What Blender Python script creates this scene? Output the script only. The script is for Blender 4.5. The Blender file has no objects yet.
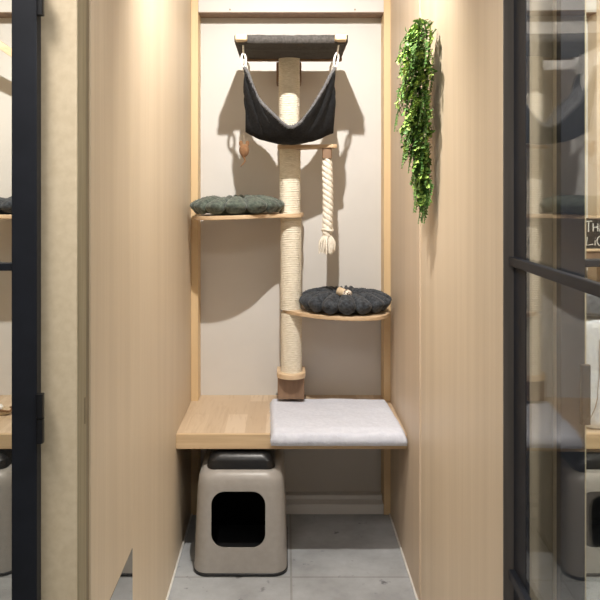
import bpy, bmesh, math, random
from mathutils import Vector, Matrix, noise
random.seed(7)
sc = bpy.context.scene
COL = sc.collection
PI = math.pi

# ------------------------------------------------------------------ frame of reference
H = 1.35            # eye height
K = 238.5           # pixels per metre on the plane y = D
D = 3.0
VX, VY = 286.0, 193.0
def PX(px, r): return (px - VX) / (K * r)
def PZ(py, r): return H - (py - VY) / (K * r)

cam = bpy.data.cameras.new('camera')
cam.sensor_width = 36
cam.lens = 36 * (K * D) / 600
cam.shift_x = (300 - VX) / 600
cam.shift_y = -(300 - VY) / 600
cam.clip_start = 0.02
co = bpy.data.objects.new('camera', cam)
co.location = (0, 0, H)
co.rotation_euler = (PI / 2, 0, 0)
COL.objects.link(co)
sc.camera = co

# ------------------------------------------------------------------ materials
def _new(name):
    m = bpy.data.materials.new(name); m.use_nodes = True
    nt = m.node_tree; b = nt.nodes['Principled BSDF']
    return m, nt, b

def noisy(name, a, b, scale=(8, 8, 8), rough=.55, bump=0., bdist=.002, detail=6, lo=.35, hi=.65,
          metallic=0, sheen=0, coord='Object', spec=.5, nscale=1.0, rough2=.55):
    m, nt, bs = _new(name)
    tc = nt.nodes.new('ShaderNodeTexCoord'); mp = nt.nodes.new('ShaderNodeMapping')
    mp.inputs['Scale'].default_value = scale
    n = nt.nodes.new('ShaderNodeTexNoise'); n.inputs['Scale'].default_value = nscale
    n.inputs['Detail'].default_value = detail; n.inputs['Roughness'].default_value = rough2
    r = nt.nodes.new('ShaderNodeValToRGB')
    r.color_ramp.elements[0].position = lo; r.color_ramp.elements[1].position = hi
    r.color_ramp.elements[0].color = (*a, 1); r.color_ramp.elements[1].color = (*b, 1)
    L = nt.links.new
    L(tc.outputs[coord], mp.inputs['Vector']); L(mp.outputs[0], n.inputs['Vector'])
    L(n.outputs['Fac'], r.inputs[0]); L(r.outputs[0], bs.inputs['Base Color'])
    bs.inputs['Roughness'].default_value = rough; bs.inputs['Metallic'].default_value = metallic
    bs.inputs['Specular IOR Level'].default_value = spec
    if sheen:
        bs.inputs['Sheen Weight'].default_value = sheen; bs.inputs['Sheen Roughness'].default_value = .5
    if bump:
        bp = nt.nodes.new('ShaderNodeBump'); bp.inputs['Strength'].default_value = bump
        bp.inputs['Distance'].default_value = bdist
        L(n.outputs['Fac'], bp.inputs['Height']); L(bp.outputs[0], bs.inputs['Normal'])
    return m

def veneer(name, a, b, c):
    """vertical-grain wood veneer: fine streaks over broad slow bands"""
    m, nt, bs = _new(name); L = nt.links.new
    tc = nt.nodes.new('ShaderNodeTexCoord')
    def nz(scale, detail):
        mp = nt.nodes.new('ShaderNodeMapping'); mp.inputs['Scale'].default_value = scale
        n = nt.nodes.new('ShaderNodeTexNoise'); n.inputs['Scale'].default_value = 1; n.inputs['Detail'].default_value = detail
        L(tc.outputs['Object'], mp.inputs['Vector']); L(mp.outputs[0], n.inputs['Vector']); return n
    n1 = nz((14, 14, .5), 3); n2 = nz((150, 150, 2.2), 5)
    r = nt.nodes.new('ShaderNodeValToRGB'); e = r.color_ramp.elements
    e[0].position = .3; e[0].color = (*a, 1); e[1].position = .7; e[1].color = (*b, 1)
    L(n1.outputs['Fac'], r.inputs[0])
    mx = nt.nodes.new('ShaderNodeMix'); mx.data_type = 'RGBA'
    mr = nt.nodes.new('ShaderNodeMapRange'); mr.inputs['From Min'].default_value = .45; mr.inputs['From Max'].default_value = .8
    mr.inputs['To Max'].default_value = .55
    L(n2.outputs['Fac'], mr.inputs['Value']); L(mr.outputs[0], mx.inputs['Factor'])
    L(r.outputs[0], mx.inputs['A']); mx.inputs['B'].default_value = (*c, 1)
    L(mx.outputs['Result'], bs.inputs['Base Color'])
    bs.inputs['Roughness'].default_value = .5; bs.inputs['Specular IOR Level'].default_value = .35
    return m

def oak(name):
    """butcher-block: staves running front to back with their own tone and grain"""
    m, nt, bs = _new(name); L = nt.links.new
    tc = nt.nodes.new('ShaderNodeTexCoord')
    mp = nt.nodes.new('ShaderNodeMapping'); mp.inputs['Rotation'].default_value = (0, 0, PI / 2)
    br = nt.nodes.new('ShaderNodeTexBrick'); br.offset = .37; br.inputs['Scale'].default_value = 1
    br.inputs['Brick Width'].default_value = .47; br.inputs['Row Height'].default_value = .075
    br.inputs['Mortar Size'].default_value = .0008; br.inputs['Bias'].default_value = 0
    br.inputs['Color1'].default_value = (0, 0, 0, 1); br.inputs['Color2'].default_value = (1, 1, 1, 1)
    br.inputs['Mortar'].default_value = (.3, .3, .3, 1)
    L(tc.outputs['Object'], mp.inputs['Vector']); L(mp.outputs[0], br.inputs['Vector'])
    r = nt.nodes.new('ShaderNodeValToRGB'); e = r.color_ramp.elements
    e[0].color = (.51, .375, .25, 1); e[1].color = (.67, .535, .39, 1); el = e.new(.5); el.color = (.61, .475, .33, 1)
    L(br.outputs['Color'], r.inputs[0])
    mp2 = nt.nodes.new('ShaderNodeMapping'); mp2.inputs['Scale'].default_value = (55, 5, 55)
    n = nt.nodes.new('ShaderNodeTexNoise'); n.inputs['Scale'].default_value = 1; n.inputs['Detail'].default_value = 6
    n.inputs['Distortion'].default_value = 1.2
    L(tc.outputs['Object'], mp2.inputs['Vector']); L(mp2.outputs[0], n.inputs['Vector'])
    mr = nt.nodes.new('ShaderNodeMapRange'); mr.inputs['From Min'].default_value = .5; mr.inputs['From Max'].default_value = .75
    mr.inputs['To Max'].default_value = .5
    mx = nt.nodes.new('ShaderNodeMix'); mx.data_type = 'RGBA'
    L(n.outputs['Fac'], mr.inputs['Value']); L(mr.outputs[0], mx.inputs['Factor']); L(r.outputs[0], mx.inputs['A'])
    mx.inputs['B'].default_value = (.42, .28, .16, 1)
    L(mx.outputs['Result'], bs.inputs['Base Color']); bs.inputs['Roughness'].default_value = .45
    return m

def concrete(name):
    m, nt, bs = _new(name); L = nt.links.new
    tc = nt.nodes.new('ShaderNodeTexCoord')
    n1 = nt.nodes.new('ShaderNodeTexNoise'); n1.inputs['Scale'].default_value = 4.5; n1.inputs['Detail'].default_value = 9
    n1.inputs['Roughness'].default_value = .62
    n2 = nt.nodes.new('ShaderNodeTexNoise'); n2.inputs['Scale'].default_value = 22; n2.inputs['Detail'].default_value = 4
    for n in (n1, n2): L(tc.outputs['Object'], n.inputs['Vector'])
    r = nt.nodes.new('ShaderNodeValToRGB'); e = r.color_ramp.elements
    e[0].position = .3; e[0].color = (.27, .275, .28, 1); e[1].position = .68; e[1].color = (.45, .465, .48, 1)
    L(n1.outputs['Fac'], r.inputs[0])
    r2 = nt.nodes.new('ShaderNodeValToRGB'); e = r2.color_ramp.elements
    e[0].position = .26; e[0].color = (.35, .35, .35, 1); e[1].position = .36; e[1].color = (1, 1, 1, 1)
    L(n2.outputs['Fac'], r2.inputs[0])
    mu = nt.nodes.new('ShaderNodeMix'); mu.data_type = 'RGBA'; mu.blend_type = 'MULTIPLY'; mu.inputs['Factor'].default_value = 1
    L(r.outputs[0], mu.inputs['A']); L(r2.outputs[0], mu.inputs['B'])
    # tile joints
    br = nt.nodes.new('ShaderNodeTexBrick'); br.offset = 0; br.inputs['Scale'].default_value = 1
    br.inputs['Brick Width'].default_value = .9; br.inputs['Row Height'].default_value = .9
    br.inputs['Mortar Size'].default_value = .004
    br.inputs['Color1'].default_value = (1, 1, 1, 1); br.inputs['Color2'].default_value = (.95, .95, .95, 1)
    br.inputs['Mortar'].default_value = (.74, .72, .68, 1)
    mp = nt.nodes.new('ShaderNodeMapping'); mp.inputs['Location'].default_value = (-.018 + 1.8, -2.515 + 3.6, 0)
    L(tc.outputs['Object'], mp.inputs['Vector']); L(mp.outputs[0], br.inputs['Vector'])
    m2 = nt.nodes.new('ShaderNodeMix'); m2.data_type = 'RGBA'; m2.blend_type = 'MULTIPLY'; m2.inputs['Factor'].default_value = 1
    L(mu.outputs['Result'], m2.inputs['A']); L(br.outputs['Color'], m2.inputs['B'])
    L(m2.outputs['Result'], bs.inputs['Base Color'])
    bs.inputs['Roughness'].default_value = .55
    bp = nt.nodes.new('ShaderNodeBump'); bp.inputs['Strength'].default_value = .15; bp.inputs['Distance'].default_value = .002
    L(n1.outputs['Fac'], bp.inputs['Height']); L(bp.outputs[0], bs.inputs['Normal'])
    return m

def glass(name):
    m = bpy.data.materials.new(name); m.use_nodes = True; nt = m.node_tree
    nt.nodes.clear(); L = nt.links.new
    o = nt.nodes.new('ShaderNodeOutputMaterial'); mx = nt.nodes.new('ShaderNodeMixShader')
    f = nt.nodes.new('ShaderNodeFresnel'); f.inputs['IOR'].default_value = 1.5
    ge = nt.nodes.new('ShaderNodeNewGeometry'); mi = nt.nodes.new('ShaderNodeMapRange')
    mi.inputs['To Min'].default_value = 1.42; mi.inputs['To Max'].default_value = 1 / 1.42
    L(ge.outputs['Backfacing'], mi.inputs['Value']); L(mi.outputs[0], f.inputs['IOR'])
    t = nt.nodes.new('ShaderNodeBsdfTransparent'); t.inputs[0].default_value = (.96, .975, .965, 1)
    g = nt.nodes.new('ShaderNodeBsdfGlossy'); g.inputs['Roughness'].default_value = 0.0
    L(f.outputs[0], mx.inputs[0]); L(t.outputs[0], mx.inputs[1]); L(g.outputs[0], mx.inputs[2]); L(mx.outputs[0], o.inputs[0])
    return m

M = {}
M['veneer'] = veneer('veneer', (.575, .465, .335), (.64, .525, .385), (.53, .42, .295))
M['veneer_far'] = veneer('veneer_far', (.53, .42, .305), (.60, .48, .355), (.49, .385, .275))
M['batten'] = veneer('batten', (.66, .48, .27), (.74, .55, .32), (.62, .44, .25))
M['edge'] = noisy('bench_edge', (.56, .40, .235), (.66, .49, .30), (4, 60, 60), .5)
M['oak'] = oak('oak')
M['ply'] = noisy('shelf_board', (.50, .34, .20), (.68, .51, .33), (6, 40, 160), .5)
M['brown'] = noisy('brown_wood', (.19, .115, .07), (.27, .17, .105), (40, 40, 5), .6)
M['pale_wood'] = noisy('pale_wood', (.62, .45, .28), (.75, .58, .39), (5, 40, 40), .5)
M['mdf'] = noisy('particle_board', (.60, .49, .33), (.66, .55, .385), (60, 60, 60), .7, bump=.1, detail=8)
M['olive'] = noisy('raw_edge', (.27, .225, .14), (.34, .29, .19), (90, 90, 4), .7)
M['groove'] = noisy('groove', (.20, .16, .10), (.25, .20, .13), (50, 50, 4), .8)
M['taupe'] = noisy('taupe_board', (.27, .22, .15), (.32, .265, .185), (40, 40, 3), .7)
M['white_wall'] = noisy('back_panel', (.63, .61, .58), (.67, .65, .62), (3, 3, 3), .6)
M['white_trim'] = noisy('caulk', (.60, .58, .54), (.68, .66, .62), (30, 30, 30), .6)
M['ceiling'] = noisy('ceiling_paint', (.55, .54, .52), (.6, .59, .57), (3, 3, 3), .8)
M['navy'] = noisy('navy_steel', (.012, .0135, .018), (.015, .017, .023), (20, 20, 20), .5, spec=.3)
M['jamb'] = noisy('bare_steel', (.10, .088, .077), (.13, .114, .10), (60, 60, 3), .45, metallic=.15)
M['black'] = noisy('black_plastic', (.008, .008, .009), (.013, .013, .014), (60, 60, 60), .35)
M['inner'] = noisy('inner_black', (.004, .004, .004), (.006, .006, .006), (30, 30, 30), .6)
M['shell'] = noisy('grey_shell', (.32, .30, .275), (.35, .325, .30), (40, 40, 40), .36)
M['steel'] = noisy('polished_steel', (.50, .50, .49), (.54, .54, .53), (3, 3, 90), .04, metallic=1)
M['chrome'] = noisy('screw_metal', (.30, .27, .22), (.4, .36, .3), (80, 80, 80), .35, metallic=1)
M['sisal'] = noisy('sisal', (.68, .62, .49), (.86, .80, .68), (70, 70, 420), .85, bump=.5, bdist=.003)
M['rope'] = noisy('cotton_rope', (.66, .60, .50), (.82, .77, .68), (120, 120, 120), .9, bump=.4)
M['dark_plush'] = noisy('charcoal_plush', (.012, .014, .018), (.062, .072, .086), (90, 90, 90), .95, bump=.8, bdist=.004, sheen=.15)
M['lining'] = noisy('grey_plush', (.085, .085, .09), (.17, .17, .18), (120, 120, 120), .95, bump=.8, bdist=.004, sheen=.3)
M['hammock'] = noisy('charcoal_cloth', (.004, .004, .0044), (.013, .013, .014), (110, 110, 110), .8, spec=.25, bump=.6, bdist=.003, sheen=.02)
M['deck'] = noisy('deck_cloth', (.045, .041, .038), (.082, .076, .071), (140, 140, 140), .95, bump=.5, bdist=.003)
M['green_plush'] = noisy('green_plush', (.034, .046, .037), (.13, .16, .13), (80, 80, 80), .95, bump=.8, bdist=.004, sheen=.3)
M['mat'] = noisy('white_fleece', (.60, .625, .71), (.66, .685, .765), (70, 70, 70), .95, bump=.35, bdist=.004)
M['pale_fur'] = noisy('pale_fur', (.70, .74, .82), (.82, .85, .90), (45, 45, 45), .95, bump=.7, bdist=.005)
M['blanket'] = noisy('blue_grey_blanket', (.09, .105, .13), (.19, .21, .25), (60, 60, 60), .95, bump=.7, bdist=.004)
M['felt'] = noisy('brown_felt', (.17, .085, .04), (.25, .135, .065), (120, 120, 120), .95)
M['tan_felt'] = noisy('tan_felt', (.48, .36, .23), (.62, .50, .35), (120, 120, 120), .95)
M['leopard'] = noisy('leopard_felt', (.10, .06, .035), (.80, .72, .62), (130, 130, 130), .9, lo=.42, hi=.5, detail=1)
M['white_plastic'] = noisy('white_plastic', (.80, .80, .78), (.85, .85, .83), (50, 50, 50), .3)
M['string'] = noisy('string', (.25, .20, .15), (.35, .29, .22), (80, 80, 80), .9)
M['chalkboard'] = noisy('chalkboard', (.010, .010, .011), (.018, .018, .019), (30, 30, 30), .6)
M['chalk'] = noisy('chalk', (.62, .62, .60), (.85, .85, .83), (200, 200, 200), .9)
M['leaf_light'] = noisy('light_leaf', (.21, .38, .06), (.42, .60, .15), (60, 60, 60), .45)
M['leaf_dark'] = noisy('dark_leaf', (.06, .155, .035), (.155, .30, .075), (60, 60, 60), .45)
M['stem'] = noisy('green_stem', (.05, .09, .02), (.09, .14, .04), (60, 60, 60), .6)
M['glass'] = glass('clear_glass')
M['floor'] = concrete('concrete')

# ------------------------------------------------------------------ builders
def link(name, me, mat, parent=None):
    o = bpy.data.objects.new(name, me); COL.objects.link(o)
    for m in (mat if isinstance(mat, (list, tuple)) else [mat]): me.materials.append(M[m])
    if parent is not None:
        o.parent = parent
        o.matrix_parent_inverse = Matrix.Translation(-Vector(root_loc(parent)))
    return o
def root_loc(p):
    v = Vector(p.location)
    if p.type == 'MESH': v = Vector((0, 0, 0)) if p.parent is None else Vector((0, 0, 0))
    return v
def fin(name, bm, mat, parent=None, smooth=True, angle=40, bevel=0, seg=2):
    bmesh.ops.recalc_face_normals(bm, faces=bm.faces)
    me = bpy.data.meshes.new(name); bm.to_mesh(me); bm.free()
    if smooth:
        for p in me.polygons: p.use_smooth = True
        me.set_sharp_from_angle(angle=math.radians(angle))
    o = link(name, me, mat, parent)
    if bevel:
        b = o.modifiers.new('bevel', 'BEVEL'); b.width = bevel; b.segments = seg; b.limit_method = 'ANGLE'
        b.angle_limit = math.radians(50)
    return o
def tag(o, label=None, cat=None, group=None, kind=None):
    if label: o['label'] = label
    if cat: o['category'] = cat
    if group: o['group'] = group
    if kind: o['kind'] = kind
    return o
def empty(name, loc, label, cat, group=None, kind=None):
    o = bpy.data.objects.new(name, None); COL.objects.link(o); o.location = loc
    o.empty_display_size = .05
    return tag(o, label, cat, group, kind)
def add_box(bm, x0, x1, y0, y1, z0, z1):
    v = [bm.verts.new((x, y, z)) for x in (x0, x1) for y in (y0, y1) for z in (z0, z1)]
    for f in ((0, 1, 3, 2), (4, 6, 7, 5), (0, 4, 5, 1), (2, 3, 7, 6), (0, 2, 6, 4), (1, 5, 7, 3)):
        bm.faces.new([v[i] for i in f])
def box(name, x0, x1, y0, y1, z0, z1, mat, parent=None, bevel=.0015):
    bm = bmesh.new(); add_box(bm, x0, x1, y0, y1, z0, z1)
    return fin(name, bm, mat, parent, bevel=bevel)
def add_tube(bm, pts, rad, n=10, closed=False):
    """sweep a circle along pts; rad is a number or a function of t in 0..1"""
    pts = [Vector(p) for p in pts]; N = len(pts); rings = []
    prev = None
    for i, p in enumerate(pts):
        a = pts[(i - 1) % N] if (closed or i > 0) else p
        b = pts[(i + 1) % N] if (closed or i < N - 1) else p
        t = (b - a).normalized()
        if prev is None:
            ref = Vector((0, 0, 1)) if abs(t.z) < .9 else Vector((1, 0, 0))
            u = t.cross(ref).normalized()
        else:
            u = (prev - t * prev.dot(t)).normalized()
        prev = u; w = t.cross(u)
        r = rad(i / max(1, N - 1)) if callable(rad) else rad
        rings.append([bm.verts.new(p + (u * math.cos(2 * PI * k / n) + w * math.sin(2 * PI * k / n)) * r) for k in range(n)])
    for i in range(N if closed else N - 1):
        A, B = rings[i], rings[(i + 1) % N]
        for k in range(n): bm.faces.new((A[k], A[(k + 1) % n], B[(k + 1) % n], B[k]))
    if not closed:
        bm.faces.new(rings[0][::-1]); bm.faces.new(rings[-1])
def add_loft(bm, secs, cap=True):
    rings = [[bm.verts.new(p) for p in s] for s in secs]
    for A, B in zip(rings, rings[1:]):
        n = len(A)
        for k in range(n): bm.faces.new((A[k], A[(k + 1) % n], B[(k + 1) % n], B[k]))
    if cap: bm.faces.new(rings[0][::-1]); bm.faces.new(rings[-1])
def rrect(cx, cy, hx, hy, rad, n=8):
    rad = min(rad, hx * .999, hy * .999); out = []
    for sx, sy, a0 in ((1, 1, 0), (-1, 1, PI / 2), (-1, -1, PI), (1, -1, 1.5 * PI)):
        for i in range(n + 1):
            a = a0 + PI / 2 * i / n
            out.append((cx + sx * (hx - rad) + rad * math.cos(a), cy + sy * (hy - rad) + rad * math.sin(a)))
    return out
def add_prism(bm, poly, z0, z1, tilt=None):
    t = tilt or (lambda x, y: 0)
    add_loft(bm, [[(x, y, z + t(x, y)) for x, y in poly] for z in (z0, z1)])
def lathe(bm, prof, c, n=32):
    add_loft(bm, [[(c[0] + r * math.cos(2 * PI * k / n), c[1] + r * math.sin(2 * PI * k / n), c[2] + z) for k in range(n)] for r, z in prof])
def smooth_poly(pts, per=6):
    """closed Catmull-Rom through pts (2-D)"""
    out = []; n = len(pts)
    for i in range(n):
        p0, p1, p2, p3 = (Vector(pts[(i + d) % n]) for d in (-1, 0, 1, 2))
        for k in range(per):
            t = k / per
            out.append(tuple(.5 * ((2 * p1) + (p2 - p0) * t + (2 * p0 - 5 * p1 + 4 * p2 - p3) * t * t + (3 * p1 - p0 - 3 * p2 + p3) * t ** 3)))
    return out
def fur(bm, count, length, width=.0012, seed=1, keep=None):
    """short pile: thin tapering blades grown from the faces of bm"""
    rnd = random.Random(seed)
    bm.normal_update()
    fs = [f for f in bm.faces if keep is None or keep(f.calc_center_median(), f.normal)]
    ar = [f.calc_area() for f in fs]
    jobs = []
    for f in rnd.choices(fs, ar, k=count):
        vs = [v.co.copy() for v in f.verts]
        w = [rnd.random() + .01 for _ in vs]; s = sum(w)
        p = sum((v * q for v, q in zip(vs, w)), Vector()) / s
        jobs.append((p, f.normal.copy()))
    for p, nrm in jobs:
        d = (nrm + Vector((rnd.uniform(-.7, .7), rnd.uniform(-.7, .7), rnd.uniform(-.8, .4)))).normalized()
        s = d.cross(Vector((rnd.uniform(-1, 1), rnd.uniform(-1, 1), rnd.uniform(-1, 1)))).normalized() * width
        l = length * rnd.uniform(.5, 1.2)
        bm.faces.new([bm.verts.new(p - s - nrm * .001), bm.verts.new(p + s - nrm * .001), bm.verts.new(p + d * l)])
def fin_fur(name, bm, mat, parent=None):
    me = bpy.data.meshes.new(name); bm.to_mesh(me); bm.free()
    for p in me.polygons: p.use_smooth = True
    return link(name, me, mat, parent)
def copy_tree(o, offset=None, parent=None):
    c = o.copy(); COL.objects.link(c)
    if parent is not None: c.parent = parent; c.matrix_parent_inverse = o.matrix_parent_inverse.copy()
    for ch in list(o.children): copy_tree(ch, None, c)
    if offset is not None: c.location = Vector(o.location) + Vector(offset)
    return c
def struct(o): o['kind'] = 'structure'; return o

# ------------------------------------------------------------------ key planes
XL, XR = -95 / K, 105.5 / K          # side walls of the booth
YB, YF = 3.09, 3.0                   # back panel, face of the corner battens
YN = 1.46                            # near end of the side walls
TOP = 2.75
PL, PR = -.88, .87                   # pitch to the neighbouring booths
LXL = XL - .93; RXR = 1.335          # far side walls of the neighbouring booths

# ------------------------------------------------------------------ setting
struct(box('floor', -3.2, 3.2, -2.6, 3.3, -.05, 0, 'floor', bevel=0))
struct(box('ceiling', -3.2, 3.2, -2.6, 3.3, TOP, TOP + .05, 'ceiling', bevel=0))
struct(box('wall_back', -2.0, 2.0, YB, YB + .03, 0, TOP, 'white_wall', bevel=0))
struct(box('wall_left', XL - .02, XL, D / 1.62 + .0006, YB, 0, TOP, 'veneer', bevel=.0008))
struct(box('wall_left_near', XL - .02, XL, YN, D / 1.62 - .0006, 0, TOP, 'veneer', bevel=.0008))
SEAM = D / 1.276
struct(box('wall_right', XR, XR + .02, YN, SEAM, 0, TOP, 'veneer', bevel=.0008))
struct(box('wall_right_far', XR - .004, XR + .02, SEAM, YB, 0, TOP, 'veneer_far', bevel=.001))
struct(box('wall_left_neighbour', LXL - .02, LXL, YN, YB, 0, TOP, 'veneer', bevel=0))
struct(box('wall_right_neighbour', RXR, RXR + .02, YN, YB, 0, TOP, 'veneer', bevel=0))
struct(box('wall_left_outer', XL - .04, XL - .0202, YN, YB, 0, TOP, 'veneer', bevel=0))
struct(box('wall_right_outer', .532, .55, YN + .05, YB, 0, TOP, 'veneer', bevel=0))
n = 0
def trim(*a, **k):
    global n; n += 1
    return struct(box('trim_%d' % n, *a, **k))
# corner battens, header boards and bottom rails of the three booths
for x0, x1 in ((XL, XR), (LXL, XL - .04), (.55, RXR)):
    trim(x0, x0 + .03, YF, YB, 0, TOP, 'batten')
    trim(x1 - .032, x1, YF, YB, 0, TOP, 'batten' if x1 == XR else 'veneer')
    trim(x0 + .0302, x1 - .0322, YF + .001, YB, PZ(12, 1), TOP, 'white_wall')
    trim(x0 + .0302, x1 - .0322, YF + .002, YB, PZ(12, 1) - .003, PZ(12, 1) - .0002, 'brown', bevel=0)
    trim(x0 + .0302, x1 - .0322, YF + .004, YB, PZ(513, .994), PZ(503, .994), 'white_wall')
    trim(x0 + .0302, x1 - .0322, YF + .05, YB, PZ(503, .994) + .0002, PZ(503, .994) + .018, 'white_wall')
# pale sealant line along the foot of the side walls
trim(XL + .0003, XL + .007, YN + .06, YF, 0.0002, .007, 'white_trim')
trim(XR - .011, XR - .0043, SEAM + .002, YF, 0.0002, .007, 'white_trim')
trim(XR - .007, XR - .0003, YN, SEAM, 0.0002, .007, 'white_trim')
# dividing posts: bare particle board to the aisle, raw edge with a groove to the booth
bm = bmesh.new(); add_box(bm, XL - .104, XL, D / 2.2, D / 2.11, 0, TOP)
trim_post = struct(fin('trim_%d' % (n + 1), bm, 'mdf', bevel=.002)); n += 1
trim(XL - .0002, XL + .0016, D / 2.2 + .003, D / 2.11, 0, TOP, 'olive', bevel=.0005)
trim(XL - .09, XL - .004, D / 2.11, YN, 0, TOP, 'groove', bevel=0)
# steel jamb at the end of the right wall, taupe rebate board and particle board strip
trim(XR + .0005, .4655, YN - .004, YN + .03, 0, TOP, 'jamb', bevel=.001)
trim(.4745, .5405, D / 2.07, YN + .13, 0, TOP, 'taupe', bevel=.001)
trim(.541, .60, D / 2.1, YN + .04, 0, TOP, 'mdf', bevel=.001)

# screws in the header board
for i, px in enumerate((230, 355)):
    bm = bmesh.new()
    c = Vector((PX(px, 1), YF + .001, PZ(9.5, 1)))
    add_loft(bm, [[(c.x + r * math.cos(2 * PI * k / 14), c.y - d, c.z + r * math.sin(2 * PI * k / 14)) for k in range(14)]
                  for r, d in ((.0042, -.004), (.0042, .0008), (.003, .0014))])
    s = fin('screw', bm, 'chrome')
    tag(s, ('small screw head at the left of the white header board', 'small screw head at the right of the white header board')[i], 'screw')

# polished plate let into the lower front of the left wall
bm = bmesh.new()
ya, yb = YN + .03, D / 1.62
add_box(bm, XL - .001, XL + .0012, ya, yb, .03, PZ(548, 1.62))
tag(fin('kick_plate', bm, 'steel', bevel=.0003),
    'polished steel plate low on the left wooden side wall', 'plate')
# strike slot in the post
bm = bmesh.new(); add_prism(bm, [(p[0], p[1]) for p in rrect(0, 0, .0035, .026, .003)], 0, .0012)
for v in bm.verts: v.co = Vector((XL + .0014 + v.co.z, D / 2.125 + v.co.x, PZ(411, 2.13) + v.co.y))
tag(fin('strike_slot', bm, 'groove'), 'narrow dark latch slot in the edge of the left post', 'latch slot')

# ------------------------------------------------------------------ glazed doors
Z1, Z2 = 1.212, .578                 # glazing bars
def our_door():
    root = empty('door_1', (.466, 1.42, 0), None, None, kind='structure')
    root.rotation_euler = (0, 0, -.0263)          # not quite square to the booth
    ya, yh = .56, 1.463
    x0, x1 = .4625, .4705
    z0, z1 = .02, 2.35
    box('hinge_stile', x0, x1, yh - .086, yh, z0, z1, 'navy', root)
    box('lock_stile', x0, x1, ya, ya + .05, z0, z1, 'navy', root)
    box('top_rail', x0, x1, ya + .05, yh - .086, z1 - .05, z1, 'navy', root)
    box('bottom_rail', x0, x1, ya + .05, yh - .086, z0, z0 + .06, 'navy', root)
    for z in (Z1, Z2, 1.85):
        box('glazing_bar', x0 - .012, x0 + .001, ya + .02, yh - .012, z - .0095, z + .0095, 'navy', root, bevel=.002)
    box('glass_pane', .4635, .4685, ya + .045, yh - .08, z0 + .05, z1 - .045, 'glass', root, bevel=0)
    return root
our_door()
def closed_door(name, xh, xl, hinge_side, y):
    root = empty(name, ((xh + xl) / 2, y, 0), None, None, kind='structure')
    a, b = min(xh, xl), max(xh, xl); z0, z1 = .02, 2.35; w = .0475
    box('stile', a, a + w, y - .012, y + .012, z0, z1, 'navy', root)
    box('stile', b - w, b, y - .012, y + .012, z0, z1, 'navy', root)
    box('top_rail', a + w, b - w, y - .012, y + .012, z1 - .05, z1, 'navy', root)
    box('bottom_rail', a + w, b - w, y - .012, y + .012, z0, z0 + .06, 'navy', root)
    for z in (Z1, Z2 - .05):
        box('glazing_bar', a + w, b - w, y - .010, y + .010, z - .0075, z + .0075, 'navy', root)
    box('glass_pane', a + w - .003, b - w + .003, y - .003, y + .003, z0 + .055, z1 - .045, 'glass', root, bevel=0)
    return root
DL = D / 2.2 - .018
dl = closed_door('door_2', PX(39, 2.23), LXL - .03, 1, DL)
for z0, z1 in ((PZ(415.5, 2.23), PZ(392, 2.23)), (PZ(440.5, 2.23), PZ(416.6, 2.23)), (PZ(17, 2.23), PZ(-8, 2.23))):
    bm = bmesh.new()
    add_prism(bm, rrect(PX(41.5, 2.24), DL - .012, .0062, .008, .005, 5), z0, z1)
    fin('hinge', bm, 'black', dl)
DR = D / 2.1 - .015
dr = closed_door('door_3', PX(558, 2.118), RXR + .05, 0, DR)
bm = bmesh.new(); add_prism(bm, rrect(PX(584, 2.135), DR - .014, .009, .007, .004, 5), PZ(423, 2.135), PZ(364, 2.135))
fin('lock_case', bm, 'black', dr)

# ------------------------------------------------------------------ benches
BT, BB = .478, .425
BY = D / 1.16
def bench(x0, x1, label):
    root = empty('bench', ((x0 + x1) / 2, BY, BB), label, 'bench', 'oak benches across the booths')
    box('top', x0 + .0006, x1 - .0006, BY + .0165, YB - .0005, BB, BT, 'oak', root)
    box('front_edging', x0 + .0006, x1 - .0006, BY, BY + .016, BB - .001, BT, 'edge', root, bevel=.002)
    return root
bench(XL, XR - .0045, 'light oak bench across the centre booth under the cat tree')
bench(LXL, XL - .0405, 'oak bench seen through the glass at the left edge')
bench(.5505, RXR, 'oak bench in the booth behind the glass at the right edge')

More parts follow.
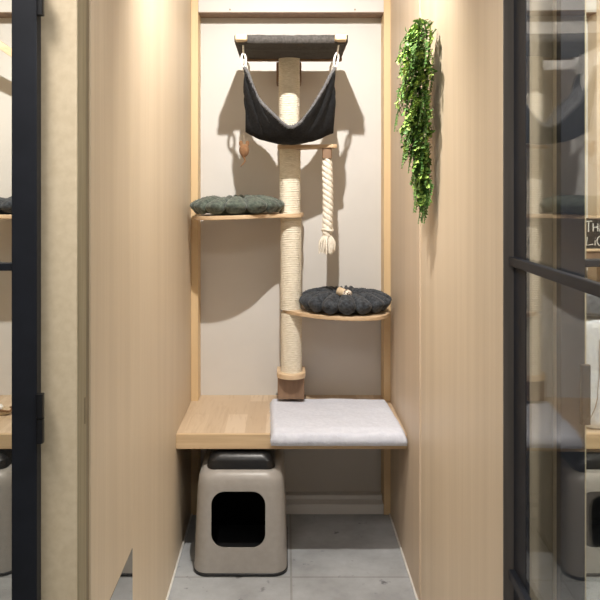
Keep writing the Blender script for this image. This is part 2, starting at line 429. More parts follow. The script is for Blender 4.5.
# ------------------------------------------------------------------ white fleece mat on the bench
def fleece_mat():
    bm = bmesh.new(); nx, ny = 60, 50
    x0, x1 = PX(271, 1.18), XR - .012
    y0, y1 = D / 1.182, 2.955
    def pt(i, j, top):
        u, v = i / nx, j / ny
        x = x0 + (x1 - x0) * u; y = y0 + (y1 - y0) * v
        xx = x - .012 * v * (1 - u) - .016 * v * u
        e = min(u, 1 - u) * (x1 - x0); e2 = min(v, 1 - v) * (y1 - y0)
        edge = min(1, e / .012) ** .45 * min(1, e2 / .008) ** .4
        droop = max(0, (BY - .001 - y)) / .040
        base = BT + .0006 - (.009 if top else .026) * min(1, droop) ** .6 if droop > 0 else BT + .0006
        wob = .004 * noise.noise((x * 14, y * 14, 3)) + .002 * noise.noise((x * 45, y * 45, 9))
        z = base + (.006 + (.017 + wob) * edge if top else .0)
        y -= .004 * noise.noise((x * 30, 0, 5)) * (1 - v)
        if top is False and v == 0: pass
        return (xx, y, z)
    T = [[bm.verts.new(pt(i, j, True)) for j in range(ny + 1)] for i in range(nx + 1)]
    B = [[bm.verts.new(pt(i, j, False)) for j in range(ny + 1)] for i in range(nx + 1)]
    for i in range(nx):
        for j in range(ny):
            bm.faces.new((T[i][j], T[i + 1][j], T[i + 1][j + 1], T[i][j + 1]))
            bm.faces.new((B[i][j], B[i][j + 1], B[i + 1][j + 1], B[i + 1][j]))
    for i in range(nx):
        bm.faces.new((B[i][0], B[i + 1][0], T[i + 1][0], T[i][0])); bm.faces.new((T[i][ny], T[i + 1][ny], B[i + 1][ny], B[i][ny]))
    for j in range(ny):
        bm.faces.new((T[0][j], T[0][j + 1], B[0][j + 1], B[0][j])); bm.faces.new((B[nx][j], B[nx][j + 1], T[nx][j + 1], T[nx][j]))
    bmesh.ops.recalc_face_normals(bm, faces=bm.faces)
    fur(bm, 1600, .005, .0010, 3, keep=lambda c, nn: -.3 < nn.z < .45)
    o = fin_fur('fleece_mat', bm, 'mat')
    tag(o, 'white fleece mat lying on the right half of the oak bench', 'mat')
fleece_mat()

# ------------------------------------------------------------------ litter box
def litter_box(cx, yf, label, group):
    hy0 = .20; cy = yf + hy0
    root = empty('litter_box', (cx, cy, 0), label, 'litter box', group)
    def shell(off):
        prof = [(.012, .166, .199, .05), (.06, .1645, .197, .052), (.20, .160, .190, .054), (.30, .1555, .185, .056),
                (.332, .152, .181, .058), (.350, .144, .171, .058), (.359, .130, .157, .055), (.362, .112, .142, .05)]
        bm = bmesh.new()
        add_loft(bm, [[(x, y, z - (off if z > .3 else -off)) for x, y in rrect(cx, cy, hx - off, hy - off, rad - off, 10)] for z, hx, hy, rad in prof])
        return bm
    def cut(name, outer, inner, mat):
        # hollow shell with a rounded front opening
        def tmp(bm, nm):
            bmesh.ops.recalc_face_normals(bm, faces=bm.faces)
            me = bpy.data.meshes.new(nm); bm.to_mesh(me); bm.free()
            o = bpy.data.objects.new(nm, me); COL.objects.link(o); return o
        o = tmp(outer, 'tmp_a'); i = tmp(inner, 'tmp_b')
        bm = bmesh.new()
        hx, hz, zc = 27 / 1.185 / K, .0970, .197
        poly = rrect(0, 0, hx, hz, .047, 10)
        add_loft(bm, [[(cx - .006 + p, y, zc + q) for p, q in poly] for y in (yf - .1, yf + .12)])
        c = tmp(bm, 'tmp_c')
        for cutter in (i, c):
            md = o.modifiers.new('b', 'BOOLEAN'); md.operation = 'DIFFERENCE'; md.object = cutter; md.solver = 'EXACT'
        dg = bpy.context.evaluated_depsgraph_get()
        me = bpy.data.meshes.new_from_object(o.evaluated_get(dg))
        for q in (o, i, c): bpy.data.objects.remove(q, do_unlink=True)
        me.name = name; me.materials.clear()
        for p in me.polygons: p.use_smooth = True
        me.set_sharp_from_angle(angle=math.radians(35))
        return link(name, me, mat, root)
    cut('body', shell(0), shell(.004), 'shell')
    cut('liner', shell(.0045), shell(.008), 'inner')
    bm = bmesh.new()
    add_loft(bm, [[(x, y, z) for x, y in rrect(cx, cy, hx, hy, rad, 10)] for z, hx, hy, rad in
                  ((0.0, .163, .196, .05), (.002, .168, .201, .052), (.011, .1685, .2015, .052), (.0135, .165, .198, .05))])
    fin('base_rim', bm, 'black', root)
    bm = bmesh.new()
    add_loft(bm, [[(x, y, z) for x, y in rrect(cx, cy - .004, hx, hy, rad, 10)] for z, hx, hy, rad in
                  ((.360, .123, .150, .032), (.378, .121, .149, .032), (.383, .1185, .146, .03), (.388, .119, .146, .03),
                   (.406, .106, .134, .035), (.412, .098, .124, .035))])
    fin('lid', bm, 'black', root)
    bm = bmesh.new()                       # sloping entry sill behind the opening
    add_box(bm, cx - .10, cx + .10, yf + .05, yf + .24, .05, .075)
    fin('inner_step', bm, 'black', root, bevel=.01)
    return root
GB = 'covered cat litter boxes under the benches'
lb = litter_box(-.1625, 2.516, 'grey covered litter box with black top under the centre oak bench', GB)
c = copy_tree(lb, (PL - .085, 0, 0)); c['label'] = 'grey litter box behind the glass at the far left edge'
c = copy_tree(lb, (1.14 + .1625, 0, 0)); c['label'] = 'grey litter box behind the glass at the far right edge'

# ------------------------------------------------------------------ cat tree
PCX, PCY, PRAD = .018, 2.92, .0435
def sisal(name, z0, z1, parent, cx=PCX, cy=PCY):
    bm = bmesh.new(); pitch = .0072; per = 5; nn = 30
    m = int((z1 - z0) / pitch * per); rings = []
    for i in range(m + 1):
        z = z0 + (z1 - z0) * i / m; ring = []
        for k in range(nn):
            a = 2 * PI * k / nn
            ph = (z / pitch + k / nn) * 2 * PI
            r = PRAD - .0032 + .0034 * abs(math.sin(ph / 2)) ** .7 + .0012 * noise.noise((a * 3, z * 60, 1.3))
            ring.append((cx + (r) * math.cos(a), cy + r * math.sin(a), z))
        rings.append(ring)
    add_loft(bm, rings)
    return fin(name, bm, 'sisal', parent, angle=80)
def pxs(lst): return [(x / K, D / r) for x, r in lst]
SHL, SHR = 1.251, .8615       # undersides of the two shelves
ST = .016
def shelf(name, poly, z, parent, tilt):
    bm = bmesh.new(); add_prism(bm, poly, z, z + ST, tilt)
    return fin(name, bm, 'ply', parent, bevel=.0025)
LPOLY = pxs([(13, 1.05), (-8, 1.062), (-28, 1.088), (-47, 1.10), (-65, 1.10), (-79, 1.083), (-88, 1.05)]) + \
        [(-.366, 2.93), (-.358, 3.0), (-.35, 3.06), (-.2, 3.07), (.05, 3.06), (.066, 2.94)]
LPOLY = smooth_poly(LPOLY, 5)
RPOLY = pxs([(-3, 1.022), (4, 1.045), (13, 1.06), (31, 1.083), (49, 1.096), (70, 1.10), (88, 1.09), (98, 1.055)]) + \
        [(.412, 2.95), (.40, 2.99), (.395, 3.05), (.2, 3.07), (-.005, 3.06), (-.012, 3.0)]
RPOLY = smooth_poly(RPOLY, 5)
tl = lambda x, y: .028 * min(0, x + .1)
tr = lambda x, y: 0.0
tree = empty('cat_tree', (PCX, PCY, .6), 'tall wall mounted cat tree with sisal post and two rounded wooden shelves', 'cat tree')
ZB = PZ(374, 1.045)
sisal('sisal_post', ZB, SHR, tree, PCX + .004)
sisal('sisal_post', SHR + ST, SHL, tree, PCX + .002)
sisal('sisal_post', SHL + ST, 1.527, tree, PCX - .002)
sisal('sisal_post', 1.542, 1.902, tree, PCX - .005)
shelf('shelf', LPOLY, SHL, tree, tl)
shelf('shelf', RPOLY, SHR, tree, tr)
# foot plate (round at the front) and the wall block below it
bm = bmesh.new(); hw = .0585
poly = [(PCX + .003 + hw * math.cos(a), PCY - .004 + hw * math.sin(a)) for a in [PI + PI * i / 20 for i in range(21)]] + \
       [(PCX + .003 + hw, 3.0), (PCX + .003 - hw, 3.0)]
add_prism(bm, poly, ZB - .022, ZB); fin('foot_plate', bm, 'pale_wood', tree, bevel=.003)
box('wall_block', PCX - .052, PCX + .057, 2.90, YB - .0005, .513, ZB - .0225, 'brown', tree, bevel=.003)
# wall plate behind the top
box('wall_plate', PCX - .058, PCX + .046, 2.962, YB - .0005, 1.81, 1.893, 'brown', tree, bevel=.003)
# small arm that carries the rope
bm = bmesh.new(); add_prism(bm, [(-.035, 2.87), (-.03, 2.85), (.185, 2.805), (.201, 2.815), (.201, 2.85), (.19, 2.862), (.062, 2.95), (-.035, 2.95)], 1.527, 1.5415)
fin('rope_arm', bm, 'ply', tree, bevel=.002)
RX, RY = PX(327, 1.06), 2.833
bm = bmesh.new(); add_prism(bm, rrect(RX, RY, .0185, .0175, .006, 5), 1.487, 1.5268)
fin('rope_block', bm, 'brown', tree)
# top frame: rear beam, two forward arms with bare ends
box('rear_beam', PX(246, 1.04), PX(343, 1.04), 2.935, 2.9615, 1.893, 1.9075, 'brown', tree, bevel=.003)
AX = (PX(241, 1.15), PX(341, 1.15))
for x in AX:
    box('frame_arm', x - .0215, x + .0215, D / 1.15, 2.961, 1.9085, 1.930, 'pale_wood', tree, bevel=.003)
# plush bed slung over the arms
def bed():
    bm = bmesh.new(); nx, ny = 46, 26
    x0, x1, y0, y1 = PX(234, 1.14), PX(348.5, 1.14), D / 1.137, 2.962
    def pt(i, j, top):
        u, v = i / nx * 2 - 1, j / ny * 2 - 1
        x = (x0 + x1) / 2 + (x1 - x0) / 2 * u; y = (y0 + y1) / 2 + (y1 - y0) / 2 * v
        wob = .0025 * noise.noise((x * 25, y * 25, top * 3.))
        inner = max(0, 1 - abs(u) ** 6)
        e = min(1, (1 - abs(u)) / .06) ** .5
        if top: z = 1.9335 + .005 * e - .012 * inner * (1 - .5 * abs(v)) + wob
        else:   z = 1.9065 - .004 * e + .004 * (1 - inner) - .009 * inner * (1 - v * v) + wob * .6 - .005 * math.exp(-((v + .55) / .12) ** 2) * inner
        # slots where the arm ends come through at the front corners
        if v < -.97 and abs(u) > .80: y += .012
        return (x, y, z)
    T = [[bm.verts.new(pt(i, j, 1)) for j in range(ny + 1)] for i in range(nx + 1)]
    B = [[bm.verts.new(pt(i, j, 0)) for j in range(ny + 1)] for i in range(nx + 1)]
    for i in range(nx):
        for j in range(ny):
            bm.faces.new((T[i][j], T[i + 1][j], T[i + 1][j + 1], T[i][j + 1])); bm.faces.new((B[i][j], B[i][j + 1], B[i + 1][j + 1], B[i + 1][j]))
        bm.faces.new((B[i][0], B[i + 1][0], T[i + 1][0], T[i][0])); bm.faces.new((T[i][ny], T[i + 1][ny], B[i + 1][ny], B[i][ny]))
    for j in range(ny):
        bm.faces.new((T[0][j], T[0][j + 1], B[0][j + 1], B[0][j])); bm.faces.new((B[nx][j], B[nx][j + 1], T[nx][j + 1], T[nx][j]))
    bmesh.ops.recalc_face_normals(bm, faces=bm.faces)
    fur(bm, 3500, .006, .0009, 5, keep=lambda c, nn: nn.z > .3)
    fin_fur('plush_bed', bm, 'deck', tree)
bed()

# ------------------------------------------------------------------ hammock under the bed
HX0, HX1 = PX(244, 1.12), PX(335, 1.12)
HY0, HY1 = D / 1.12, 2.862
def hammock():
    root = empty('hammock', ((HX0 + HX1) / 2, (HY0 + HY1) / 2, 1.54),
                 'charcoal plush hammock slung by its corners under the top bed', 'hammock')
    cx, hx, cy, hy = (HX0 + HX1) / 2, (HX1 - HX0) / 2, (HY0 + HY1) / 2, (HY1 - HY0) / 2
    nx, ny = 72, 40
    def P(u, v):
        w = (abs(u) ** 1.62) * (abs(v) ** 1.5)
        z = 1.586 + .236 * w - .046 * (1 - u * u) * (1 - v * v) + .012 * (1 - abs(u)) * v * v
        x = cx + hx * u * (1 - .03 * (1 - w)) + .004 * (1 if u > 0 else -1) * (1 - v * v) * abs(u) ** 4
        y = cy + hy * v * (1 - .10 * (1 - u * u))
        # folds fanning out of the corners
        for sx in (-1, 1):
            for sy in (-1, 1):
                du, dv = u * sx, v * sy
                if du < 0 or dv < 0: continue
                a = math.atan2(1.15 - dv, 1.15 - du); rr = math.hypot(1.15 - du, 1.15 - dv)
                f = math.sin(a * 15 + 1.3 * sx + 2.5 * noise.noise((a * 2, sx, sy))) * math.exp(-((rr - .62) / .36) ** 2)
                z += .011 * f; y += .009 * f * sy; x += .004 * f
        x += .002 * noise.noise((u * 5, v * 5, 2)); z += .0025 * noise.noise((u * 6, v * 6, 7))
        return Vector((x, y, z))
    g = [[P(i / nx * 2 - 1, j / ny * 2 - 1) for j in range(ny + 1)] for i in range(nx + 1)]
    def nrm(i, j):
        a = g[min(nx, i + 1)][j] - g[max(0, i - 1)][j]; b = g[i][min(ny, j + 1)] - g[i][max(0, j - 1)]
        return a.cross(b).normalized()
    th = .0075
    bm = bmesh.new()
    O = [[bm.verts.new(g[i][j] - nrm(i, j) * th / 2) for j in range(ny + 1)] for i in range(nx + 1)]
    I = [[bm.verts.new(g[i][j] + nrm(i, j) * (th / 2 - .0004)) for j in range(ny + 1)] for i in range(nx + 1)]
    for i in range(nx):
        for j in range(ny):
            bm.faces.new((O[i][j], O[i][j + 1], O[i + 1][j + 1], O[i + 1][j])).material_index = 0
            bm.faces.new((I[i][j], I[i + 1][j], I[i + 1][j + 1], I[i][j + 1])).material_index = 1
        bm.faces.new((O[i][0], O[i + 1][0], I[i + 1][0], I[i][0])).material_index = 1
        bm.faces.new((I[i][ny], I[i + 1][ny], O[i + 1][ny], O[i][ny])).material_index = 1
    for j in range(ny):
        bm.faces.new((I[0][j], I[0][j + 1], O[0][j + 1], O[0][j])); bm.faces.new((O[nx][j], O[nx][j + 1], I[nx][j + 1], I[nx][j]))
    me = bpy.data.meshes.new('sling'); bm.to_mesh(me); bm.free()
    for p in me.polygons: p.use_smooth = True
    sling = link('sling', me, ['hammock', 'lining'], root)
    bm = bmesh.new()
    for edge in ([g[i][0] for i in range(nx + 1)], [g[i][ny] for i in range(nx + 1)]):
        add_tube(bm, edge, .0062, 8)
    bm.normal_update(); rim = list(bm.faces)
    rnd = random.Random(11)
    for _ in range(2600):
        f = rnd.choice(rim); c = f.calc_center_median(); f.normal_update()
        nn = f.normal
        d = (nn + Vector((rnd.uniform(-.6, .6), rnd.uniform(-.6, .6), rnd.uniform(-.3, .7)))).normalized() * .006 * rnd.uniform(.5, 1.2)
        s = d.cross(Vector((rnd.uniform(-1, 1), rnd.uniform(-1, 1), 1))).normalized() * .0009
        bm.faces.new([bm.verts.new(c - s), bm.verts.new(c + s), bm.verts.new(c + d)])
    tag(fin_fur('fleece_rim', bm, 'lining', sling), 'grey fleece rim')
    # a white snap hook and cord loop at each corner
    for sx, sy in ((0, 0), (1, 0), (0, 1), (1, 1)):
        c = g[nx * sx][ny * sy]
        top = Vector((AX[sx] + (.004 if sx == 0 else -.004), c.y + (-.008 if sy == 0 else .0), 1.903))
        dv = (c - top); L_ = dv.length; ax = dv.normalized(); side = Vector((1, 0, 0)) if sy else Vector((.75, .66, 0))
        side = (side - ax * side.dot(ax)).normalized()
        bm = bmesh.new(); m = top + ax * (L_ * .70)
        pts = []
        for k in range(20):
            a = 2 * PI * k / 20
            pts.append(m + ax * (.026 * math.cos(a)) + side * (.0105 * math.sin(a)))
        add_tube(bm, pts, .0040, 8, True)
        add_tube(bm, [top, top + ax * (L_ * .70 - .022)], .0034, 8)
        fin('snap_hook', bm, 'white_plastic', root)
    return g
hg = hammock()

# ------------------------------------------------------------------ toy mouse on a string
def hanging_mouse():
    x, y = PX(244, 1.09), (HY0 + HY1) / 2 - .004
    zt, zb = PZ(141, 1.09), PZ(157, 1.09)
    root = empty('toy_mouse', (x, y, zb), 'brown felt mouse toy dangling by a string from the hammock', 'cat toy')
    bm = bmesh.new(); secs = []
    body = None
    for i in range(13):
        t = i / 12; r = .0185 * math.sin(PI * (.10 + .88 * t)) ** .55
        secs.append([(x + r * 1.05 * math.cos(a), y + r * .8 * math.sin(a), zt - .012 - (zt - zb - .012) * t) for a in [2 * PI * k / 20 for k in range(20)]])
    add_loft(bm, secs); body = fin('body', bm, 'felt', root)
    for s in (-1, 1):
        bm = bmesh.new()
        add_loft(bm, [[(x + s * .0125 + .0075 * math.cos(a), y + d, zt - .008 + .011 * math.sin(a)) for a in [2 * PI * k / 14 for k in range(14)]] for d in (-.002, .002)])
        fin('ear', bm, 'felt', body, bevel=.001)
    bm = bmesh.new(); pts = []
    for i in range(12):
        t = i / 11; pts.append((x - .006 + .009 * math.sin(t * 4.2), y, zb + .004 - .042 * t))
    add_tube(bm, pts, lambda t: .004 * (1 - .6 * t), 8); fin('tail', bm, 'felt', body)
    bm = bmesh.new(); add_tube(bm, [(x + .001, y, zt - .012), (x - .002, y, zt + .02), (x - .003, y, 1.5775)], .0012, 6)
    fin('string', bm, 'string', root)
hanging_mouse()

# ------------------------------------------------------------------ rope
def rope():
    zt, zb = 1.486, PZ(238, 1.06)
    root = empty('scratching_rope', (RX, RY, PZ(254, 1.06)), 'thick twisted cream rope hanging from the small wooden arm', 'rope')
    for s in range(3):
        bm = bmesh.new(); pts = []
        N = 90
        for i in range(N + 1):
            t = i / N; z = zt + (zb - zt) * t; a = t * 2 * PI * 4.6 + s * 2 * PI / 3
            sway = .004 * math.sin(t * 3)
            pts.append((RX + sway + .0105 * math.cos(a), RY + .0105 * math.sin(a), z))
        add_tube(bm, pts, lambda t: .0118 * min(1, .55 + 6 * min(t, 1 - t)), 10)
        fin('strand', bm, 'rope', root, angle=80)
    bm = bmesh.new()
    zz = PZ(230, 1.06)
    add_tube(bm, [(RX + .002 + .0215 * math.cos(a), RY + .0215 * math.sin(a), zz + .003 * math.sin(a * 2)) for a in [2 * PI * k / 28 for k in range(28)]], .0045, 8, True)
    fin('binding', bm, 'rope', root)
    bm = bmesh.new(); rnd = random.Random(4)
    for k in range(46):
        a = rnd.uniform(0, 2 * PI); q = rnd.uniform(.15, 1) ** .6
        p0 = Vector((RX + .012 * q * math.cos(a), RY + .012 * q * math.sin(a), zb + .012))
        p2 = Vector((RX + .036 * q * math.cos(a), RY + .032 * q * math.sin(a), PZ(254, 1.06) + rnd.uniform(0, .022)))
        p1 = p0.lerp(p2, .5) + Vector((.010 * q * math.cos(a), .008 * q * math.sin(a), .004))
        add_tube(bm, [p0, p0.lerp(p1, .6), p1, p1.lerp(p2, .6), p2], lambda t: .0052 * (1 - .55 * t), 6)
    fin('frayed_end', bm, 'rope', root)
rope()

# ------------------------------------------------------------------ petal cushions
def cushion(name, cx, cy, rx, ry, z0, h, lobes, phase, mat, label, tilt=None, dish=.35, seed=1, nfur=9000, group=None):
    bm = bmesh.new(); tl_ = tilt or (lambda x, y: 0)
    rnd = random.Random(seed)
    def put(x, y, z):
        X, Y = cx + rx * x, cy + ry * y
        return (X, Y, z0 + max(0, z) * h + tl_(X, Y))
    # soft centre
    NA = 40; secs = []
    for i in range(1, 16):
        t = i / 16 * PI; q = math.sin(t) ** .6 * .70; zz = .5 + .50 * math.cos(t)
        if t < PI / 2: zz -= dish * .5 * (1 - (q / .70) ** 2)
        secs.append([put(q * math.cos(2 * PI * k / NA), q * math.sin(2 * PI * k / NA), zz * .92 if t < 2 else zz - .1) for k in range(NA)])
    add_loft(bm, secs)
    # petals: from the front outwards
    for n_ in range(lobes):
        b = -PI + 2 * PI * (n_ + .5 * (lobes % 2)) / lobes
        lo, hi = b - PI / lobes, b + PI / lobes
        warp = lambda q: q + .42 * math.sin(q)
        A0, A1 = warp(lo), warp(hi)
        ang = (A0 + A1) / 2 - PI / 2 + phase; half = (A1 - A0) / 2
        jit = rnd.uniform(-.07, .07)
        path = [(.30, .44), (.45, .64), (.62, .71), (.78, .62), (.89, .50), (.95, .41), (.985, .35), (1.0, .31)]
        cap =  [.75, .95, 1.0, 1.0, .97, .86, .62, .22]
        sec2 = []; NS = 16
        for m, ((s, z), c) in enumerate(zip(path, cap)):
            s2, z2 = path[min(m + 1, len(path) - 1)]; s1, z1 = path[max(m - 1, 0)]
            tx, tz = (s2 - s1), (z2 - z1) * .5; l = math.hypot(tx, tz); nx_, nz_ = -tz / l, tx / l
            hw = math.tan(half) * s * 1.0 * (1 if m < 6 else .9) * (c if m > 3 else 1); ht = (.36 if m > 0 else .25) * (c ** .6)
            ring = []
            for k in range(NS):
                a = 2 * PI * k / NS
                ca, sa = math.cos(a), math.sin(a)
                u = hw * math.copysign(abs(ca) ** 1.0, ca)
                v = ht * math.copysign(abs(sa) ** .9, sa)
                rr = s + nx_ * v * .42
                w = .03 * noise.noise((ang * 3 + u * 3, s * 3, seed))
                x = rr * math.cos(ang) - u * math.sin(ang); y = rr * math.sin(ang) + u * math.cos(ang)
                ring.append(put(x * (1 + w), y * (1 + w), (z + max(nz_, .9 if m > 3 else 0) * v * (1.15 if v < 0 else 1)) * (1 + jit + w)))
            sec2.append(ring)
        add_loft(bm, sec2)
    bmesh.ops.recalc_face_normals(bm, faces=bm.faces)
    bmesh.ops.subdivide_edges(bm, edges=bm.edges[:], cuts=1, use_grid_fill=True, smooth=.6)
    fur(bm, nfur, .0045, .0008, seed, keep=lambda c, nn: nn.z > -.2)
    o = fin_fur(name, bm, mat)
    tag(o, label, 'cushion', group)
    return o
GC = 'round petal cushions on the cat shelves'
cushion('pet_cushion', -.196, 2.885, .178, .172, SHL + ST + .0006, .068, 17, .03, 'green_plush',
        'dark green ribbed plush cushion on the upper left shelf', tl, .18, 2, 9000, GC)
cushion('pet_cushion', .238, 2.890, .177, .170, SHR + ST + .0006, .075, 21, -.03, 'dark_plush',
        'charcoal ribbed plush cushion on the lower right shelf', None, .22, 5, 9000, GC)

# small toy on the charcoal cushion
def tube_toy():
    z = SHR + ST + .083
    p = Vector((PX(341.5, 1.08), 2.79, z + .004)); q = Vector((PX(350.5, 1.09), 2.772, z - .006))
    root = empty('catnip_toy', (p + q) / 2 - Vector((0, 0, .02)), 'small tan and leopard print roll toy on the charcoal cushion', 'cat toy')
    ax = (q - p).normalized()
    bm = bmesh.new(); a0 = p - ax * .016
    add_tube(bm, [a0, a0 + ax * .004, a0 + ax * .014, a0 + ax * .026, a0 + ax * .034], lambda t: .0165 * (1 - .25 * abs(2 * t - 1) ** 3), 16)
    fin('tan_end', bm, 'tan_felt', root)
    bm = bmesh.new(); b0 = a0 + ax * .026
    add_tube(bm, [b0 + ax * (.034 * i / 8) for i in range(9)], lambda t: .0175 * math.sqrt(max(.02, 1 - (2 * t - 1) ** 4)), 16)
    fin('printed_end', bm, 'leopard', root)
tube_toy()

# ------------------------------------------------------------------ hanging plant on the right wall
def plant():
    rnd = random.Random(21)
    Y0 = 2.09; WX = XR - .0005
    zt, zb = PZ(30, 1.41), PZ(206, 1.38)
    root = empty('hanging_plant', (WX, Y0, zt), 'trailing artificial fern and leaf garland hanging on the right wooden wall', 'plant')
    st, lf, ld = bmesh.new(), bmesh.new(), bmesh.new()
    def leaf(bm, p, d, up, L_, W):
        d = d.normalized(); s = d.cross(up)
        if s.length < 1e-4: s = d.cross(Vector((1, .2, 0)))
        s.normalize(); n_ = s.cross(d)
        prof = ((0, .05), (.25, .75), (.5, 1.0), (.75, .7), (1, .03))
        rows = []
        for t, w in prof:
            c = p + d * (L_ * t) - n_ * (L_ * .25 * t * t)
            rows.append((bm.verts.new(c - s * W * w + n_ * W * .25 * w), bm.verts.new(c), bm.verts.new(c + s * W * w + n_ * W * .25 * w)))
        for a, b in zip(rows, rows[1:]):
            bm.faces.new((a[0], a[1], b[1], b[0])); bm.faces.new((a[1], a[2], b[2], b[1]))
    def clampx(v): v.x = min(v.x, WX - .004); return v
    def env(t):   # half width along the wall and reach from the wall
        return (.016 + .085 * math.sin(min(1, t * 1.25 + .12) * PI) ** .7 * (1 - .25 * t) if t < .72 else .040 * (1 - t) / .28 + .014,
                (.03 + .070 * math.sin(min(1, .22 + t) * PI) ** .6) if t < .62 else .055 * (1.02 - t) / .4 + .026)
    N = 215
    for i in range(N):
        t = (i + rnd.random()) / N
        hw_, rc = env(t)
        z = zt + (zb + .02 - zt) * t
        yy = Y0 - .02 * (1 - t) + .02 * t
        out = rnd.random() ** .7
        ang = rnd.uniform(-1, 1)
        base = Vector((WX - .012 - .4 * rc * rnd.random(), yy + hw_ * .35 * ang, z + .02))
        tip = Vector((WX - .015 - rc * out, yy + hw_ * ang * 1.0, z - rnd.uniform(.01, .045)))
        mid = base.lerp(tip, .5) + Vector((-.01, 0, .012))
        fern = rnd.random() < .33
        pts = [base.lerp(mid, k / 4) for k in range(4)] + [mid.lerp(tip, k / 5) for k in range(6)]
        if fern:
            tip2 = tip + Vector((-.006, rnd.uniform(-.015, .015), -.045)); pts += [tip.lerp(tip2, k / 5) for k in range(1, 6)]
        pts = [clampx(p) for p in pts]
        add_tube(st, pts, .0011, 5)
        n2 = len(pts)
        for k in range(2, n2):
            p = pts[k]; d = (pts[k] - pts[k - 1])
            if d.length < 1e-6: continue
            d.normalize()
            side = d.cross(Vector((-1, rnd.uniform(-.3, .3), rnd.uniform(-.2, .5)))).normalized()
            for s in (-1, 1):
                dd = d * .45 + side * s
                if fern:
                    leaf(ld, p, dd, Vector((-1, 0, .3)), .024 * (1.1 - .7 * k / n2), .0040)
                else:
                    dd += Vector((rnd.uniform(-.5, .1), rnd.uniform(-.3, .3), rnd.uniform(-.3, .3)))
                    leaf(lf if rnd.random() < .62 else ld, p, dd, Vector((rnd.uniform(-1, 0), rnd.uniform(-.5, .5), 1)), rnd.uniform(.012, .021), rnd.uniform(.0048, .0080))
    # one long fern frond at the tip
    for f in range(2):
        p0 = Vector((WX - .030, Y0 + .03 - .03 * f, zb + .095)); prev = None
        for k in range(17):
            p = p0 + Vector((-.012 * math.sin(k / 16 * 2), .010 * (k / 16), -.095 * k / 16))
            if prev is not None:
                d = (p - prev).normalized(); side = Vector((.25, 1, 0)).normalized()
                add_tube(st, [prev, p], .001, 5)
                for s in (-1, 1): leaf(ld if f else lf, p, d * .5 + side * s, Vector((-1, 0, .2)), .026 * (1.08 - k / 17), .0038)
            prev = p
    for bm in (lf, ld):
        for v in bm.verts: v.co.x = min(v.co.x, WX - .001)
    add_tube(st, [(WX - .004, Y0, zt - .005), (WX - .02, Y0, zt - .03), (WX - .03, Y0, zt - .15), (WX - .03, Y0 + .01, zt - .35), (WX - .024, Y0 + .012, zb + .06)], .003, 6)
    for v in st.verts: v.co.x = min(v.co.x, WX - .001)
    fin('stems', st, 'stem', root)
    fin('bright_leaves', lf, 'leaf_light', root, angle=80); fin('fern_leaves', ld, 'leaf_dark', root, angle=80)
plant()

# ------------------------------------------------------------------ left neighbour booth
t2 = empty('cat_tree', (PCX + PL, PCY, .6), 'cat tree shelf and slanted wooden arm behind the left glass', 'cat tree')
def shifted(poly, dx): return [(x + dx, y) for x, y in poly]
shelf('shelf', shifted(LPOLY, PL), SHL, t2, lambda x, y: 0)
sisal('sisal_post', .56, SHL, t2, PCX + PL); sisal('sisal_post', SHL + ST, 1.9, t2, PCX + PL)
bm = bmesh.new()
a = Vector((PX(-22, 1.08), 2.80, PZ(30, 1.08))); b = Vector((PX(62, 1.04), 2.905, PZ(88, 1.04)))
d = (b - a).normalized(); up = d.cross(Vector((0, 1, 0))).normalized() * .014; dp = Vector((0, .02, 0))
secs = [[p + up - dp, p + up + dp, p - up + dp, p - up - dp] for p in (a, b)]
add_loft(bm, secs); fin('slanted_arm', bm, 'pale_wood', t2, bevel=.002)
box('wall_block', PCX + PL - .05, PCX + PL + .05, 2.9, YB - .0005, .479, .56, 'brown', t2, bevel=.003)
box('wall_block', PCX + PL - .05, PCX + PL + .05, 2.955, YB - .0005, 1.76, 1.885, 'brown', t2, bevel=.003)
cushion('pet_cushion', PL - .195, 2.897, .168, .162, SHL + ST + .0006, .06, 13, .2, 'dark_plush',
        'dark blue grey plush cushion on the shelf behind the left glass', None, .18, 8, 4000, GC)
def floor_toy():
    c = Vector((PX(4, 1.06), D / 1.065, BT + .0005))
    root = empty('woven_toy', c, 'small woven tan cat toy on the bench behind the left glass', 'cat toy')
    bm = bmesh.new()
    add_loft(bm, [[(c.x + s * math.cos(a), c.y + .7 * s * math.sin(a), c.z + z) for a in [2 * PI * k / 20 for k in range(20)]] for s, z in ((.022, 0), (.034, .008), (.036, .016), (.026, .026), (.012, .030))])
    fin('body', bm, 'tan_felt', root)
    bm = bmesh.new()
    add_tube(bm, [c + Vector((.036 * math.cos(a), .026 * math.sin(a), .020 + .004 * math.sin(a * 3))) for a in [2 * PI * k / 24 for k in range(24)]], .004, 6, True)
    fin('binding', bm, 'felt', root)
    bm = bmesh.new(); add_loft(bm, [[(c.x - .008 + s * math.cos(a), c.y - .01 + s * math.sin(a), c.z + z) for a in [2 * PI * k / 12 for k in range(12)]] for s, z in ((.012, .022), (.014, .034), (.008, .042))])
    fin('pompom', bm, 'white_plastic', root)
floor_toy()

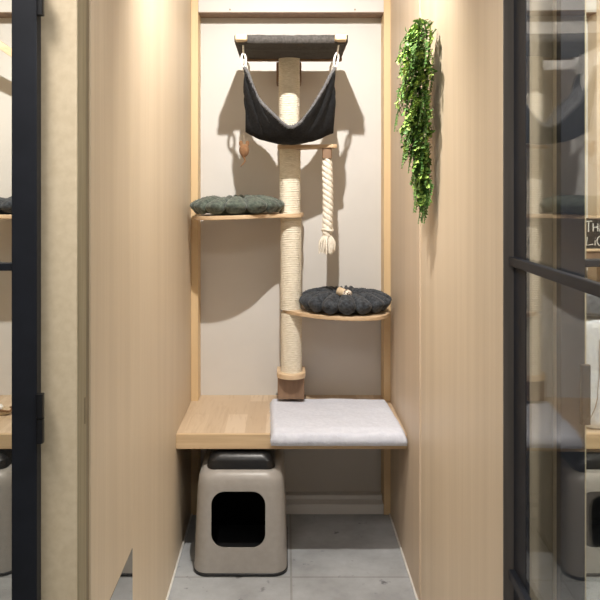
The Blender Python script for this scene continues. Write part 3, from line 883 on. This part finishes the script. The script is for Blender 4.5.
# ------------------------------------------------------------------ right neighbour booth
r = 1.10
sx0, sx1 = PX(584.5, r), RXR - .001
root = empty('wall_shelf', (sx0, D / r, PZ(251.5, r)), 'pale wall shelf with dark front apron behind the right glass', 'shelf')
box('board', sx0, sx1, D / r, YF - .02, PZ(251.5, r), PZ(249, r), 'pale_wood', root)
box('band', sx0 + .002, sx1, D / r + .006, D / r + .024, PZ(260, r), PZ(251.5, r) - .0003, 'brown', root)  # dark band just under the front of the shelf board
root = empty('chalkboard', (sx0, D / r + .02, PZ(249, r)), 'small black chalkboard with white handwriting standing behind the right glass', 'sign')
cb0, cb1 = PX(586, r), sx1 - .004
bd = box('board', cb0, cb1, D / r + .012, D / r + .022, PZ(249, r) + .0003, PZ(218, r), 'chalkboard', root, bevel=.002)
def stroke(lst, o):
    bm = bmesh.new()
    for s in lst: add_tube(bm, [(cb0 + o[0] + x, D / r + .0115, o[1] + z) for x, z in s], .0021, 6)
    fin('writing', bm, 'chalk', bd)
h_ = .040
T_ = [[(0, h_), (.022, h_ * 1.02)], [(.009, h_), (.008, 0)]]
Hh = [[(.026, h_ * .8), (.026, .002)], [(.044, h_ * .8), (.044, .002)], [(.026, h_ * .42), (.044, h_ * .45)]]
E_ = [[(.054, h_ * .85), (.052, .0)], [(.054, h_ * .85), (.075, h_ * 1.05)], [(.053, h_ * .45), (.07, h_ * .5)], [(.052, .0), (.074, .002)]]
stroke(T_ + Hh + E_, (.006, PZ(232, r)))
L1 = [[(.004, h_ * .8), (.0, 0), (.026, h_ * .1)]]
I1 = [[(.034, h_ * .5), (.033, .0)], [(.034, h_ * .66), (.0345, h_ * .70)]]
O1 = [[(.052 + .011 * math.cos(a), h_ * .42 + .017 * math.sin(a)) for a in [2 * PI * k / 14 for k in range(15)]]]
stroke(L1 + I1 + O1, (.006, PZ(245.5, r)))

def fur_block(name, x0, x1, y0, y1, z0, z1, mat, label, cat, rad, nf, seed, fl):
    bm = bmesh.new()
    N = 26; secs = []
    for i in range(N + 1):
        t = i / N; z = z0 + (z1 - z0) * t
        e = math.sqrt(max(0.0, 1 - (2 * t - 1) ** 8)) * .16 + .84
        cx, cy, hx, hy = (x0 + x1) / 2, (y0 + y1) / 2, (x1 - x0) / 2 * e, (y1 - y0) / 2 * e
        secs.append([(x, y - .008 * noise.noise((x * 18, z * 18, seed)), z) for x, y in rrect(cx, cy, hx, hy, rad, 6)])
    add_loft(bm, secs)
    bmesh.ops.recalc_face_normals(bm, faces=bm.faces)
    fur(bm, nf, fl, .001, seed)
    tag(fin_fur(name, bm, mat), label, cat)
fur_block('fur_cushion', PX(580, 1.13), RXR - .008, 2.615, 2.75, BT + .006, PZ(320, 1.14), 'pale_fur',
          'tall pale furry cushion standing on the bench behind the right glass', 'cushion', .04, 7000, 31, .007)
fur_block('folded_blanket', PX(581, 1.13), RXR - .010, 2.62, 2.75, PZ(320, 1.14) + .016, PZ(294, 1.14), 'blanket',
          'blue grey folded blanket on top of the pale furry cushion', 'blanket', .03, 3000, 32, .005)
bm = bmesh.new()
cord = [(599.5, 340), (600, 372), (598.5, 384), (598, 398), (595.5, 408), (592, 416), (588.5, 421)]
add_tube(bm, [(PX(x, 1.155), 2.600, PZ(y, 1.155)) for x, y in cord], .0016, 6)
tag(fin('hanging_string', bm, 'string'), 'thin dark string dangling in front of the pale furry cushion', 'string')

# ------------------------------------------------------------------ light
def spot(x, y, z, tgt, power, size, blend, rad, col):
    l = bpy.data.lights.new('ceiling_spot', 'SPOT'); l.energy = power; l.spot_size = math.radians(size); l.spot_blend = blend
    l.shadow_soft_size = rad; l.color = col
    o = bpy.data.objects.new('ceiling_spot', l); COL.objects.link(o); o.location = (x, y, z)
    o.rotation_euler = (Vector(tgt) - Vector((x, y, z))).to_track_quat('-Z', 'Y').to_euler()
WARM = (1, .95, .885)
LY, LZ = 1.765, 2.455
for dx, p in ((0, 130), (PL, 130), (PR + .06, 130)):
    spot(.012 + dx, LY, LZ, (.012 + dx, 2.95, 1.05), p, 116, 1.0, .014, WARM)
for x, tx in ((-.70, .55), (.70, -.55)):
    spot(x, .72, 2.7, (tx, 1.72, .75), 210 if x < 0 else 165, 58, .75, .35, (1, .95, .90))
spot(1.0, .6, 2.7, (.62, 1.5, .7), 170, 54, .7, .08, (1, .95, .89))  # unseen spot, added to brighten the post boards behind the open door
def area(x, y, z, sx, sy, power, col, rot=(0, 0, 0)):
    l = bpy.data.lights.new('shop_lamp', 'AREA'); l.shape = 'RECTANGLE'; l.size = sx; l.size_y = sy; l.energy = power; l.color = col
    o = bpy.data.objects.new('shop_lamp', l); COL.objects.link(o); o.location = (x, y, z); o.rotation_euler = rot
area(0, -.6, TOP - .02, 2.4, .5, 25, (1, .97, .93))
w = bpy.data.worlds.new('world'); sc.world = w; w.use_nodes = True
bg = w.node_tree.nodes['Background']; bg.inputs[0].default_value = (1, .96, .91, 1); bg.inputs[1].default_value = .06

vs = sc.view_settings
sc.display_settings.display_device = 'sRGB'
vs.view_transform = 'Standard'; vs.look = 'None'; vs.gamma = 1; vs.use_curve_mapping = False
vs.exposure = 0.17
